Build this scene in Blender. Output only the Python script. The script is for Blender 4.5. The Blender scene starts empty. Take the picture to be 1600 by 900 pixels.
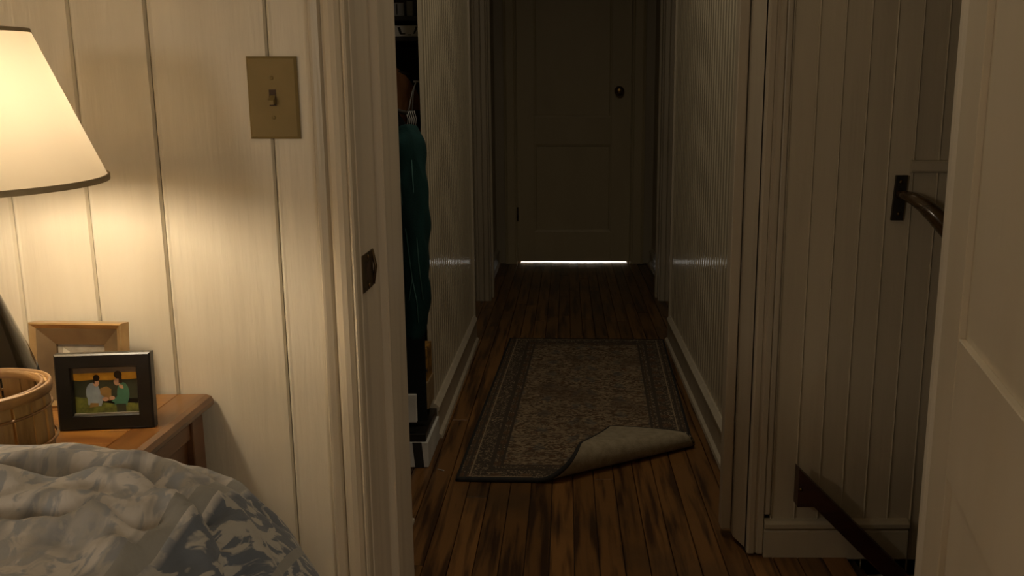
import bpy, bmesh, math, random
from mathutils import Vector, Matrix
random.seed(7)
SC = bpy.context.scene
COL = SC.collection
PI = math.pi
# ---------------------------------------------------------------- camera, world, lights, exposure
PITCH = math.atan(278 / 1395)
cd = bpy.data.cameras.new('camera'); cam = bpy.data.objects.new('camera', cd); COL.objects.link(cam)
cd.sensor_width = 36; cd.lens = 36 * 1395 / 1600
cd.shift_x = -85 / 1600
cd.clip_start = 0.02
cam.location = (0, 0, 1.0); cam.rotation_euler = (PI / 2 - PITCH, 0, 0)
SC.camera = cam
w = bpy.data.worlds.new('world'); SC.world = w; w.use_nodes = True
w.node_tree.nodes['Background'].inputs[0].default_value = (0.6, 0.5, 0.4, 1)
w.node_tree.nodes['Background'].inputs[1].default_value = 0.0
SC.view_settings.view_transform = 'Standard'; SC.view_settings.look = 'None'
SC.view_settings.gamma = 1; SC.view_settings.use_curve_mapping = False
SC.view_settings.exposure = 0.0
BULB = 135.0            # radiance of the lamp bulb
def area(name, loc, rot, size, power, color, size_y=None):
    l = bpy.data.lights.new(name, 'AREA'); l.energy = power; l.size = size; l.color = color
    if size_y: l.shape = 'RECTANGLE'; l.size_y = size_y
    o = bpy.data.objects.new(name, l); COL.objects.link(o); o.location = loc; o.rotation_euler = rot
    return o
# daylight in the room behind the closed door (it shows only through the gap under the door)
area('far_room_window_light', (0.10, 6.75, 0.75), (math.radians(-50), 0, 0), 0.35, 40.0, (0.92, 0.95, 1.0))
# added fill aimed at the left jamb, behind and right of the viewer
_d = Vector((-.33, 1.5, 0.8)) - Vector((1.25, -1.7, 1.25))
area('bedroom_corner_fill', (1.25, -1.7, 1.25), _d.to_track_quat('-Z', 'Y').to_euler(), 0.7, 11.0, (1.0, 0.84, 0.62))
# added dim fill under the hall ceiling, above the frame; no fixture there
area('hall_ceiling_fill', (0.06, 2.15, 2.32), (0, 0, 0), 0.5, 2.5, (1.0, 0.84, 0.6))
# made-up fill that brightens door leaf and stair wall, behind left of viewer
_d = Vector((0.55, 1.4, 0.85)) - Vector((-1.55, -1.3, 1.25))
area('bedroom_left_fill', (-1.55, -1.3, 1.25), _d.to_track_quat('-Z', 'Y').to_euler(), 0.35, 6.5, (1.0, 0.82, 0.6))
# another added hall fill, a little deeper along the ceiling
area('hall_ceiling_fill', (0.02, 2.45, 2.32), (0, 0, 0), 0.5, 2.5, (1.0, 0.84, 0.6))

# ---------------------------------------------------------------- helpers
def P(px, py, Y):
    """point on the vertical plane at depth Y that the survey sighted at px, py"""
    a = math.atan((py - 450) / 1395) + PITCH
    z = 1 - Y * math.tan(a)
    zc = Y * math.cos(PITCH) + (1 - z) * math.sin(PITCH)
    return Vector(((px - 885) / 1395 * zc, Y, z))

def srgb(r, g, b):
    f = lambda c: (c / 255 / 12.92) if c / 255 <= 0.04045 else ((c / 255 + 0.055) / 1.055) ** 2.4
    return (f(r), f(g), f(b), 1)

class MB:
    def __init__(s): s.bm = bmesh.new(); s.mi = 0
    def _tag(s, fs, smooth=False):
        for f in fs: f.material_index = s.mi; f.smooth = smooth
    def box(s, x0, x1, y0, y1, z0, z1, bev=0, seg=2, M=None):
        b = bmesh.new()
        bmesh.ops.create_cube(b, size=1)
        for v in b.verts:
            v.co = Vector((x0 + (v.co.x + .5) * (x1 - x0), y0 + (v.co.y + .5) * (y1 - y0), z0 + (v.co.z + .5) * (z1 - z0)))
        if bev: bmesh.ops.bevel(b, geom=b.edges[:], offset=bev, segments=seg, affect='EDGES', profile=.5)
        return s.merge(b, M)
    def merge(s, b, M=None, smooth=False):
        if M is not None: b.transform(M)
        m = bpy.data.meshes.new('tmp'); b.to_mesh(m); b.free()
        n0 = len(s.bm.faces); s.bm.from_mesh(m); bpy.data.meshes.remove(m)
        s.bm.faces.ensure_lookup_table()
        s._tag(s.bm.faces[n0:], smooth); return s
    def prism(s, pts, a0, a1, axis='z', M=None):
        """closed polygon of 2-D points extruded along an axis"""
        b = bmesh.new()
        mk = {'z': lambda p, a: (p[0], p[1], a), 'y': lambda p, a: (p[0], a, p[1]), 'x': lambda p, a: (a, p[0], p[1])}[axis]
        lo = [b.verts.new(mk(p, a0)) for p in pts]; hi = [b.verts.new(mk(p, a1)) for p in pts]
        n = len(pts)
        b.faces.new(lo); b.faces.new(hi)
        for i in range(n): b.faces.new((lo[i], lo[(i + 1) % n], hi[(i + 1) % n], hi[i]))
        bmesh.ops.recalc_face_normals(b, faces=b.faces[:])
        return s.merge(b, M)
    def lathe(s, prof, c=(0, 0, 0), n=48, M=None, smooth=True, cap=False):
        b = bmesh.new(); rings = []
        for r, z in prof:
            rings.append([b.verts.new((c[0] + r * math.cos(2 * PI * i / n), c[1] + r * math.sin(2 * PI * i / n), c[2] + z)) for i in range(n)])
        for a, d in zip(rings, rings[1:]):
            for i in range(n): b.faces.new((a[i], a[(i + 1) % n], d[(i + 1) % n], d[i]))
        if cap: b.faces.new(rings[0][::-1]); b.faces.new(rings[-1])
        bmesh.ops.recalc_face_normals(b, faces=b.faces[:])
        return s.merge(b, M, smooth)
    def tube(s, path, r, n=12, M=None, sx=1.0):
        """round bar along a path; r a number or a list"""
        b = bmesh.new(); path = [Vector(p) for p in path]; rings = []
        rr = r if isinstance(r, (list, tuple)) else [r] * len(path)
        up = Vector((0, 0, 1))
        for i, p in enumerate(path):
            t = (path[min(i + 1, len(path) - 1)] - path[max(i - 1, 0)]).normalized()
            u = up if abs(t.dot(up)) < .95 else Vector((1, 0, 0))
            a = t.cross(u).normalized(); c = a.cross(t).normalized()
            rings.append([b.verts.new(p + (a * math.cos(2 * PI * k / n) * sx + c * math.sin(2 * PI * k / n)) * rr[i]) for k in range(n)])
        for a, d in zip(rings, rings[1:]):
            for i in range(n): b.faces.new((a[i], a[(i + 1) % n], d[(i + 1) % n], d[i]))
        b.faces.new(rings[0][::-1]); b.faces.new(rings[-1])
        bmesh.ops.recalc_face_normals(b, faces=b.faces[:])
        return s.merge(b, M, True)
    def poly(s, pts):
        s._tag([s.bm.faces.new([s.bm.verts.new(p) for p in pts])]); return s
    def build(s, name, mats, parent=None, loc=None):
        m = bpy.data.meshes.new(name); s.bm.to_mesh(m); s.bm.free()
        for k in (mats if isinstance(mats, (list, tuple)) else [mats]): m.materials.append(k)
        o = bpy.data.objects.new(name, m); COL.objects.link(o)
        if parent: o.parent = parent
        if loc: o.location = loc
        return o

def tag(o, label=None, cat=None, group=None, kind=None):
    if label: o['label'] = label
    if cat: o['category'] = cat
    if group: o['group'] = group
    if kind: o['kind'] = kind
    return o
def empty(name, loc, label=None, cat=None, group=None, kind=None, rz=0):
    o = bpy.data.objects.new(name, None); COL.objects.link(o); o.location = loc; o.rotation_euler = (0, 0, rz)
    o.empty_display_size = .05
    return tag(o, label, cat, group, kind)
def share(name, src, parent, loc):
    c = src.copy(); c.name = name; COL.objects.link(c); c.parent = parent; c.location = loc
    return c

# ---------------------------------------------------------------- materials
def mat(name, col, rough=.5, metal=0, coat=0, coat_rough=.1, spec=.5, noise=None, bump=None, subsurf=None, rand=0):
    """noise=(scale vec, colour2, detail, lo, hi)  bump=(scale vec, strength, distance)"""
    m = bpy.data.materials.new(name); m.use_nodes = True; nt = m.node_tree; N = nt.nodes; L = nt.links
    b = N['Principled BSDF']
    c = col if len(col) == 4 else (*col, 1)
    b.inputs['Base Color'].default_value = c
    b.inputs['Roughness'].default_value = rough; b.inputs['Metallic'].default_value = metal
    b.inputs['Coat Weight'].default_value = coat; b.inputs['Coat Roughness'].default_value = coat_rough
    b.inputs['Specular IOR Level'].default_value = spec
    tc = N.new('ShaderNodeTexCoord')
    vec = tc.outputs['Object']
    if rand or noise or bump:
        oi = N.new('ShaderNodeObjectInfo')
        ad = N.new('ShaderNodeVectorMath'); ad.operation = 'ADD'
        mu = N.new('ShaderNodeMath'); mu.operation = 'MULTIPLY'; mu.inputs[1].default_value = 37.0
        L.new(oi.outputs['Random'], mu.inputs[0]); L.new(tc.outputs['Object'], ad.inputs[0]); L.new(mu.outputs[0], ad.inputs[1])
        vec = ad.outputs[0]
    def tex(scale, detail):
        mp = N.new('ShaderNodeMapping'); mp.inputs['Scale'].default_value = scale
        L.new(vec, mp.inputs[0]); t = N.new('ShaderNodeTexNoise'); t.inputs['Scale'].default_value = 1; t.inputs['Detail'].default_value = detail
        L.new(mp.outputs[0], t.inputs[0]); return t.outputs['Fac']
    out = None
    if noise:
        sc, c2, det, lo, hi = noise
        r = N.new('ShaderNodeMapRange'); r.inputs[1].default_value = lo; r.inputs[2].default_value = hi
        L.new(tex(sc, det), r.inputs[0])
        mx = N.new('ShaderNodeMix'); mx.data_type = 'RGBA'
        mx.inputs[6].default_value = c; mx.inputs[7].default_value = c2 if len(c2) == 4 else (*c2, 1)
        L.new(r.outputs[0], mx.inputs[0]); out = mx.outputs[2]
    if rand:
        hs = N.new('ShaderNodeHueSaturation')
        mr = N.new('ShaderNodeMapRange'); mr.inputs[3].default_value = 1 - rand; mr.inputs[4].default_value = 1 + rand
        L.new(oi.outputs['Random'], mr.inputs[0]); L.new(mr.outputs[0], hs.inputs['Value'])
        if out: L.new(out, hs.inputs['Color'])
        else: hs.inputs['Color'].default_value = c
        out = hs.outputs[0]
    if out: L.new(out, b.inputs['Base Color'])
    if bump:
        sc, st, dist = bump
        bp = N.new('ShaderNodeBump'); bp.inputs['Strength'].default_value = st; bp.inputs['Distance'].default_value = dist
        L.new(tex(sc, 4), bp.inputs['Height']); L.new(bp.outputs[0], b.inputs['Normal'])
        if coat: L.new(bp.outputs[0], b.inputs['Coat Normal'])
    m['b'] = b.name
    return m
WALLC = (0.66, 0.60, 0.485, 1)
HALLC = (0.50, 0.45, 0.35, 1)
M_panel = mat('cream_painted_board', WALLC, .42, noise=((14, 14, 2.2), (0.59, 0.53, 0.42), 4, .42, .72), bump=((60, 60, 5), .35, .004), rand=.03)
M_casing = mat('cream_gloss_trim', (0.56, 0.49, 0.38, 1), .34, noise=((20, 20, 2), (0.46, 0.40, 0.30), 4, .45, .75), bump=((90, 90, 4), .3, .003))
M_jamb = mat('worn_cream_jamb', (0.68, 0.60, 0.49, 1), .38, noise=((30, 30, 1.5), (0.54, 0.47, 0.38), 5, .45, .75), bump=((90, 90, 4), .3, .003))
M_bead = mat('hall_beadboard_gloss', HALLC, .42, coat=1.0, coat_rough=.12, noise=((5, 5, 1.2), (0.44, 0.39, 0.30), 3, .4, .7))
M_hall = mat('hall_cream_paint', HALLC, .45, noise=((8, 8, 1.5), (0.43, 0.38, 0.295), 4, .4, .7), bump=((70, 70, 4), .25, .003))
M_halltrim = mat('hall_trim_paint', (0.50, 0.445, 0.36, 1), .4, noise=((25, 25, 2), (0.42, 0.37, 0.29), 4, .45, .75), bump=((90, 90, 4), .3, .003))
M_stair = mat('stair_board_paint', (0.55, 0.495, 0.39, 1), .5, noise=((9, 9, 1.5), (0.46, 0.41, 0.32), 4, .4, .7), bump=((80, 80, 4), .25, .003), rand=.06)
M_fardoor = mat('far_door_paint', (0.60, 0.53, 0.36, 1), .45, noise=((4, 4, 1.5), (0.54, 0.475, 0.32), 4, .4, .7))
M_leaf = mat('bedroom_door_paint', (0.74, 0.66, 0.53, 1), .45, noise=((7, 7, 1.8), (0.69, 0.61, 0.48), 4, .4, .7), bump=((50, 50, 4), .2, .003))
M_rjamb = mat('lit_jamb_paint', (0.84, 0.77, 0.66, 1), .45, noise=((20, 20, 2), (0.78, 0.70, 0.59), 4, .45, .75), bump=((90, 90, 4), .3, .003))  # lighter copy of the jamb paint; brightness of the lit right jamb baked in
M_ceil = mat('ceiling_paint', (0.62, 0.56, 0.45, 1), .8, noise=((3, 3, 3), (0.58, 0.52, 0.42), 3, .4, .7))
M_room = mat('plain_wall_paint', (0.60, 0.53, 0.41, 1), .7, noise=((3, 3, 3), (0.56, 0.49, 0.38), 3, .4, .7))
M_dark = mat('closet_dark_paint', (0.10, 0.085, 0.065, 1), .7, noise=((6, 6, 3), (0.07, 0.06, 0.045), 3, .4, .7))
M_sub = mat('subfloor', (0.05, 0.028, 0.013, 1), .6, noise=((20, 3, 3), (0.03, 0.017, 0.008), 4, .4, .7))

def wood_floor():
    m = mat('oak_strip_floor', (0.185, 0.088, 0.027, 1), .36, noise=((46, 3.0, 3), (0.050, 0.021, 0.007), 6, .47, .63), bump=((90, 6, 6), .25, .002), rand=.34)
    nt = m.node_tree; N = nt.nodes; L = nt.links; b = N['Principled BSDF']
    # dull grey-brown worn patches where feet and mops have taken the finish
    src = b.inputs['Base Color'].links[0].from_socket
    g = N.new('ShaderNodeNewGeometry'); t = N.new('ShaderNodeTexNoise'); t.inputs['Scale'].default_value = 3.1; t.inputs['Detail'].default_value = 6
    L.new(g.outputs['Position'], t.inputs[0])
    r = N.new('ShaderNodeMapRange'); r.inputs[1].default_value = .52; r.inputs[2].default_value = .72; r.inputs[4].default_value = .7
    L.new(t.outputs['Fac'], r.inputs[0])
    mx = N.new('ShaderNodeMix'); mx.data_type = 'RGBA'; mx.inputs[7].default_value = (0.05, 0.031, 0.017, 1)
    L.new(r.outputs[0], mx.inputs[0]); L.new(src, mx.inputs[6]); L.new(mx.outputs[2], b.inputs['Base Color'])
    return m
M_floor = wood_floor()
M_table = mat('honey_brown_wood', (0.28, 0.128, 0.030, 1), .3, coat=.25, coat_rough=.15, noise=((5, 55, 40), (0.14, 0.052, 0.015), 5, .42, .7), bump=((8, 80, 60), .15, .002), rand=.12)
M_nose = mat('worn_brown_edge', (0.20, 0.088, 0.024, 1), .3, coat=.25, coat_rough=.15, noise=((30, 6, 30), (0.11, 0.044, 0.013), 5, .42, .7), bump=((60, 8, 60), .15, .002))
M_tedge = mat('dark_brown_wood', (0.17, 0.075, 0.028, 1), .32, coat=.2, coat_rough=.15, noise=((30, 6, 30), (0.09, 0.037, 0.014), 5, .42, .7), bump=((60, 8, 60), .15, .002))
M_bronze = mat('dark_bronze_glaze', (0.045, 0.034, 0.022, 1), .16, metal=.55, coat=.6, coat_rough=.06, noise=((9, 9, 9), (0.02, 0.015, 0.01), 4, .4, .7))
M_brass = mat('aged_brass', (0.30, 0.19, 0.07, 1), .32, metal=1, noise=((30, 30, 30), (0.15, 0.09, 0.03), 4, .4, .7))
M_brassdark = mat('tarnished_brass', (0.14, 0.095, 0.045, 1), .42, metal=.8, noise=((60, 60, 60), (0.05, 0.035, 0.02), 4, .4, .7))
M_gold = mat('bronze_gilt_frame', (0.56, 0.38, 0.18, 1), .28, metal=.6, noise=((25, 25, 25), (0.42, 0.26, 0.11), 4, .4, .7))
M_goldflat = mat('brown_bronze_bevel', (0.20, 0.135, 0.07, 1), .4, metal=.4, noise=((15, 15, 15), (0.13, 0.085, 0.045), 4, .4, .7))
M_black = mat('black_lacquer', (0.011, 0.010, 0.009, 1), .34, noise=((40, 40, 40), (0.016, 0.014, 0.012), 4, .4, .7))
M_iron = mat('black_iron', (0.012, 0.010, 0.008, 1), .5, noise=((60, 60, 60), (0.02, 0.015, 0.01), 4, .4, .7))
M_rail = mat('dark_mahogany_rail', (0.055, 0.020, 0.012, 1), .38, noise=((8, 40, 40), (0.03, 0.011, 0.007), 4, .4, .7))
M_railpol = mat('polished_brown_rail', (0.075, 0.042, 0.014, 1), .22, coat=.5, coat_rough=.1, noise=((12, 50, 50), (0.035, 0.018, 0.007), 4, .4, .7))
M_plate = mat('beige_switch_plastic', (0.235, 0.17, 0.066, 1), .55, spec=.3, noise=((20, 20, 20), (0.215, 0.155, 0.058), 3, .4, .7))
M_slot = mat('dark_slot', (0.05, 0.025, 0.01, 1), .7, noise=((20, 20, 20), (0.03, 0.015, 0.007), 3, .4, .7))
M_slat = mat('woven_wood_slat', (0.40, 0.245, 0.085, 1), .55, noise=((60, 60, 9), (0.20, 0.105, 0.032), 5, .42, .68), bump=((120, 120, 12), .4, .003), rand=.14)
M_hoop = mat('basket_hoop', (0.34, 0.185, 0.062, 1), .5, noise=((25, 25, 70), (0.17, 0.08, 0.025), 5, .42, .68), bump=((40, 40, 120), .4, .003))

def shade_mat():
    m = bpy.data.materials.new('linen_lamp_shade'); m.use_nodes = True; nt = m.node_tree; N = nt.nodes; L = nt.links
    N.remove(N['Principled BSDF'])
    d = N.new('ShaderNodeBsdfDiffuse'); t = N.new('ShaderNodeBsdfTranslucent'); mx = N.new('ShaderNodeMixShader')
    d.inputs[0].default_value = (0.74, 0.62, 0.42, 1)
    tc = N.new('ShaderNodeTexCoord'); mp = N.new('ShaderNodeMapping'); mp.inputs['Scale'].default_value = (160, 160, 40)
    ns = N.new('ShaderNodeTexNoise'); ns.inputs['Scale'].default_value = 1
    L.new(tc.outputs['Object'], mp.inputs[0]); L.new(mp.outputs[0], ns.inputs[0])
    cr = N.new('ShaderNodeMix'); cr.data_type = 'RGBA'; cr.inputs[6].default_value = (0.76, 0.655, 0.50, 1); cr.inputs[7].default_value = (0.82, 0.71, 0.55, 1)
    L.new(ns.outputs['Fac'], cr.inputs[0]); L.new(cr.outputs[2], t.inputs[0])
    mx.inputs[0].default_value = .135
    L.new(d.outputs[0], mx.inputs[1]); L.new(t.outputs[0], mx.inputs[2]); L.new(mx.outputs[0], N['Material Output'].inputs[0])
    return m
M_shade = shade_mat()
M_shadetrim = mat('brown_shade_binding', (0.42, 0.33, 0.20, 1), .6, noise=((60, 60, 60), (0.36, 0.28, 0.16), 3, .4, .7))
M_bulb = bpy.data.materials.new('lit_bulb'); M_bulb.use_nodes = True
_n = M_bulb.node_tree.nodes; _n.remove(_n['Principled BSDF']); _e = _n.new('ShaderNodeEmission')
_e.inputs[0].default_value = (1.0, 0.84, 0.61, 1); _e.inputs[1].default_value = BULB
M_bulb.node_tree.links.new(_e.outputs[0], _n['Material Output'].inputs[0])

# ---------------------------------------------------------------- the setting
YB = 1.42       # bedroom face of the wall with the light switch
CEIL = 2.35
# floor: subfloor slab (open over the stair) with strip boards laid on it
XS0, XS1 = 0.66, 1.95          # stairwell opening in x
mb = MB()
mb.box(-1.8, 1.95, -2.3, 1.52, -.05, -.012); mb.box(-1.8, XS0, 1.52, 1.89, -.05, -.012)
mb.box(-1.8, 1.95, 1.89, 8.2, -.05, -.012)
floor = tag(mb.build('floor', M_sub), kind='structure')
PW = 0.0565
strips = {}
x = -0.66; k = 0
while x < 0.72:
    y = -0.1 - random.random() * 1.1 if x > -2 else 0
    while y < 5.86:
        ln = random.choice((0.9, 1.2, 1.5, 1.8)) + random.random() * .25
        y0, y1 = max(y, 0.45), min(y + ln, 5.90)
        y += ln
        if y1 - y0 < .12: continue
        if x + PW > XS0 and y0 < 1.89 and y1 > 1.5:
            if y1 < 1.95: continue
            y0 = 1.90
        m_ = MB(); g = .0009
        m_.box(-PW / 2 + g, PW / 2 - g, -(y1 - y0) / 2 + g, (y1 - y0) / 2 - g, -.012, 0, .0012, 1)
        m_.build('floor_board', M_floor, floor, (x + PW / 2, (y0 + y1) / 2, random.uniform(-.0006, .0004)))
    x += PW
mb = MB(); mb.box(-1.75, 1.9, -2.25, 0.45, -.012, 0); mb.box(-1.75, -.66, .45, YB, -.012, 0); mb.box(.70, 1.9, .45, YB, -.012, 0)
mb.build('floor_field', M_floor, floor)
mb = MB(); mb.box(-1.0, -.66, 2.05, 3.3, -.012, 0); mb.build('closet_floor', M_floor, floor)
mb = MB(); mb.box(-1.5, 1.5, 5.90, 8.2, -.012, -.001); mb.build('far_room_floor', mat('pale_far_floor', (.7, .68, .64, 1), .5, noise=((4, 4, 4), (.6, .58, .54), 3, .4, .7)), floor)

mb = MB(); mb.box(-1.8, 1.95, -2.3, 1.52, 2.45, 2.5); mb.box(-1.8, 1.95, 1.52, 8.2, CEIL, 2.42)
tag(mb.build('ceiling', M_ceil), kind='structure')

# bedroom wall with the switch: random-width tongue-and-groove boards
wall = MB()
wall.box(-1.8, -.345, YB + .022, 1.75, 0, 2.45); wall.box(-.345, .66, YB + .022, 1.52, 2.04, 2.45); wall.box(.66, 1.9, YB + .002, 1.52, 0, 2.45)
wall_back = tag(wall.build('wall_back', M_room), kind='structure')
edges = [-1.75, -1.60, -1.44, -1.32, -1.13, -1.01, -.885, -.762, -.644, -.461, -.352]
for a, b in zip(edges, edges[1:]):
    wd = b - a; ch = .0034; dp = .022
    m_ = MB(); h = random.uniform(-.0006, .0006)
    m_.prism([(-wd / 2 + .0006, dp), (-wd / 2 + .0006, ch + .002), (-wd / 2 + ch, h), (-wd / 2 + ch + .0025, h - .0008), (-wd / 2 + ch + .006, h), (wd / 2 - ch, h), (wd / 2 - .0006, ch + .002), (wd / 2 - .0006, dp)], 0, 2.45)
    m_.build('wall_board', M_panel, wall_back, ((a + b) / 2, YB, 0))
mb = MB(); mb.box(-1.8, -1.75, -2.3, YB, 0, 2.45); tag(mb.build('wall_left', M_room), kind='structure')
mb = MB(); mb.box(1.9, 1.95, -2.3, 1.52, 0, 2.45); tag(mb.build('wall_right', M_room), kind='structure')
mb = MB(); mb.box(-1.8, 1.95, -2.35, -2.3, 0, 2.45); tag(mb.build('wall_front', M_room), kind='structure')

# bedroom door frame: left casing, deep jamb with stop, strike plate, head, right jamb
frame = empty('trim_1', (-.36, YB, 0), kind='structure')
def rel(o, par):
    o.parent = par; o.matrix_parent_inverse = Matrix.Translation(-Vector(par.location)); return o
prof = [(-.392, .02), (-.392, -.017), (-.3895, -.021), (-.386, -.0205), (-.377, -.0165), (-.3735, -.0105), (-.3715, -.0105), (-.3705, -.018), (-.366, -.0225), (-.358, -.0245),
        (-.350, -.023), (-.344, -.018), (-.3425, -.015), (-.341, -.0185), (-.338, -.0205), (-.335, -.0185), (-.3335, -.012), (-.3335, .02)]
m_ = MB(); m_.prism([(x, YB + y) for x, y in prof], 0, 2.10); rel(m_.build('side_casing', M_casing), frame)
m_ = MB(); m_.box(-.345, -.332, YB + .002, 1.561, 0, 2.04, .0015, 1); rel(m_.build('jamb_board', M_jamb), frame)
m_ = MB(); m_.prism([(-.345, 1.5635), (-.321, 1.5635), (-.3185, 1.566), (-.3185, 1.603), (-.3205, 1.607), (-.3205, 1.612), (-.345, 1.612)], 0, 2.03); rel(m_.build('door_stop', M_jamb), frame)
m_ = MB(); m_.box(-.345, -.3245, 1.614, 1.75, 0, 2.04, .0015, 1); rel(m_.build('inner_jamb', M_jamb), frame)
m_ = MB(); m_.prism([(-.43, 1.75), (-.3265, 1.75), (-.3265, 1.762), (-.345, 1.768), (-.43, 1.770)], 0, 2.1); rel(m_.build('hall_casing', M_jamb), frame)
m_ = MB(); m_.box(-.345, .66, YB + .002, 1.52, 2.03, 2.05); rel(m_.build('head_jamb', M_jamb), frame)
m_ = MB(); m_.box(-.392, .72, YB - .02, YB + .02, 2.05, 2.12, .003); rel(m_.build('head_casing', M_casing), frame)
m_ = MB(); m_.prism([(.648, YB + .0), (.643, YB + .004), (.6415, 1.50), (.645, 1.52), (.665, 1.52), (.665, YB)], 0, 2.04); rel(m_.build('right_jamb', M_rjamb), frame)
sp = MB(); sp.prism([(1.428, .706), (1.500, .706), (1.504, .71), (1.504, .764), (1.500, .768), (1.428, .768)], -.332, -.3305, 'x')
sp = rel(sp.build('strike_plate', M_brassdark), frame); sp['label'] = 'tarnished brass strike plate'
m_ = MB(); m_.box(-.3308, -.3303, 1.452, 1.482, .722, .752); o = m_.build('latch_hole', M_slot); o.parent = sp
m_ = MB(); m_.tube([(-.331, 1.502, .708), (-.327, 1.509, .708 + .03), (-.331, 1.502, .768)], .003, 8); o = m_.build('plate_lip', M_brassdark); o.parent = sp
for z in (.713, .761):
    m_ = MB(); m_.lathe([(.0, .0), (.003, .0), (.0035, -.0012), (.0, -.0015)], n=12, M=Matrix.Translation((-.3303, 1.466, z)) @ Matrix.Rotation(-PI / 2, 4, 'Y')); o = m_.build('screw', M_brass); o.parent = sp

# open bedroom door, hinged on the right jamb and swung towards the viewer
PHI = math.radians(13.0)
leaf = empty('door_1', (.650, YB - .004, .012), kind='structure', rz=-PI / 2 - PHI)    # local +x runs along the leaf away from the hinge
# local frame: x along leaf, y across (left face of the leaf, seen by the viewer, is at y = 0; body at +y)
LW, LT = .90, .035
def leaf_part(name, x0, x1, z0, z1, y0=0, y1=LT, bev=.0015):
    m_ = MB(); m_.box(x0, x1, -y1, -y0, z0, z1, bev, 1); o = m_.build(name, M_leaf, leaf); return o
rails = [(0, .16), (.433, .653), (1.89, 2.0)]
leaf_part('stile', 0, .1325, 0, 2.0); leaf_part('stile', LW - .1325, LW, 0, 2.0)
for a, b in rails: leaf_part('rail', .133, LW - .133, a, b)
for (a, b) in ((.16, .433), (.653, 1.89)):
    leaf_part('door_panel', .133, LW - .133, a + .0005, b - .0005, .010, LT - .010, 0)
    mm = MB()
    for pts in ([(.133, a), (LW - .133, a)], [(.133, b), (LW - .133, b)]):
        s_ = 1 if pts[0][1] == a else -1
        mm.prism([(-.0002, a if s_ > 0 else b), (-.002, (a if s_ > 0 else b) + s_ * .012), (-.006, (a if s_ > 0 else b) + s_ * .018), (-.011, (a if s_ > 0 else b) + s_ * .020), (-.012, (a if s_ > 0 else b))], .133, LW - .133, 'x')
    for xx, s_ in ((.133, 1), (LW - .133, -1)):
        mm.prism([(xx, -.0002), (xx + s_ * .012, -.002), (xx + s_ * .018, -.006), (xx + s_ * .020, -.011), (xx, -.012)], a, b, 'z')
    mm.build('panel_moulding', M_leaf, leaf)
m_ = MB(); m_.lathe([(0, 0), (.028, 0), (.028, .006), (.012, .01), (.011, .03), (.024, .038), (.028, .05), (.022, .06), (0, .063)], n=24, M=Matrix.Translation((LW - .06, 0, .93)) @ Matrix.Rotation(-PI / 2, 4, 'X'))
m_.build('door_knob', M_brass, leaf)

# hall: left stub, closet opening, left partition
XL, XR = -.41, .46
mb = MB(); mb.box(-1.05, -.402, 1.75, 2.04, 0, CEIL); stub = tag(mb.build('wall_closet_side', M_hall), kind='structure')
m_ = MB(); m_.prism([(-.402, 0), (-.380, 0), (-.380, .075), (-.384, .085), (-.391, .092), (-.402, .096)], 1.772, 2.052, 'y'); m_.box(-.402, -.374, 1.772, 2.052, 0, .014, .004)
tag(m_.build('baseboard_closet_side', M_halltrim), kind='structure')

def beads(x, y0, y1, z0, z1, sgn, pitch=.046):
    """beadboard face on plane x (facing sgn): flat with a bead and two quirks every pitch, one mesh"""
    pts = []; y = y0
    while y < y1 - 1e-6:
        e = min(y + pitch, y1)
        if e - y > .02:
            pts += [(x, y + .001), (x + sgn * .0004, y + pitch * .35), (x, e - .0125), (x - sgn * .0025, e - .0115), (x + sgn * .0006, e - .0095), (x + sgn * .0022, e - .006), (x + sgn * .0006, e - .0025), (x - sgn * .0025, e - .0008)]
        y += pitch
    return pts
def bead_wall(name, x, y0, y1, back, sgn):
    b = beads(x, y0, y1, 0, CEIL, sgn)
    poly = b + [(back, y1), (back, y0)]
    m_ = MB(); m_.prism(poly, 0, CEIL); o = m_.build(name, M_bead); return tag(o, kind='structure')
bead_wall('wall_hall_left', XL, 2.63, 3.83, XL - .012, 1)
bead_wall('wall_hall_right', XR, 2.012, 3.83, XR + .06, -1)
def base(name, x, y0, y1, sgn, h=.112, mat_=None):
    m_ = MB()
    m_.prism([(x, 0), (x + sgn * .014, 0), (x + sgn * .014, h - .024), (x + sgn * .0185, h - .020), (x + sgn * .0185, h - .012), (x + sgn * .009, h - .003), (x + sgn * .006, h), (x, h)], y0, y1, 'y')
    m_.prism([(x, 0), (x + sgn * .026, 0), (x + sgn * .0235, .010), (x + sgn * .014, .016), (x, .016)], y0, y1, 'y')
    return tag(m_.build(name, mat_ or M_halltrim), kind='structure')
base('baseboard_left', XL, 2.63, 3.83, 1); base('baseboard_right', XR, 2.012, 3.83, -1)
# small corner boards at the far ends of both hall walls
m_ = MB(); m_.box(XL - .025, XL + .010, 3.83, 3.852, 0, CEIL, .002); tag(m_.build('trim_2', M_halltrim), kind='structure')
m_ = MB(); m_.box(XR - .010, XR + .06, 3.83, 3.852, 0, CEIL, .002); tag(m_.build('trim_3', M_halltrim), kind='structure')
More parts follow.
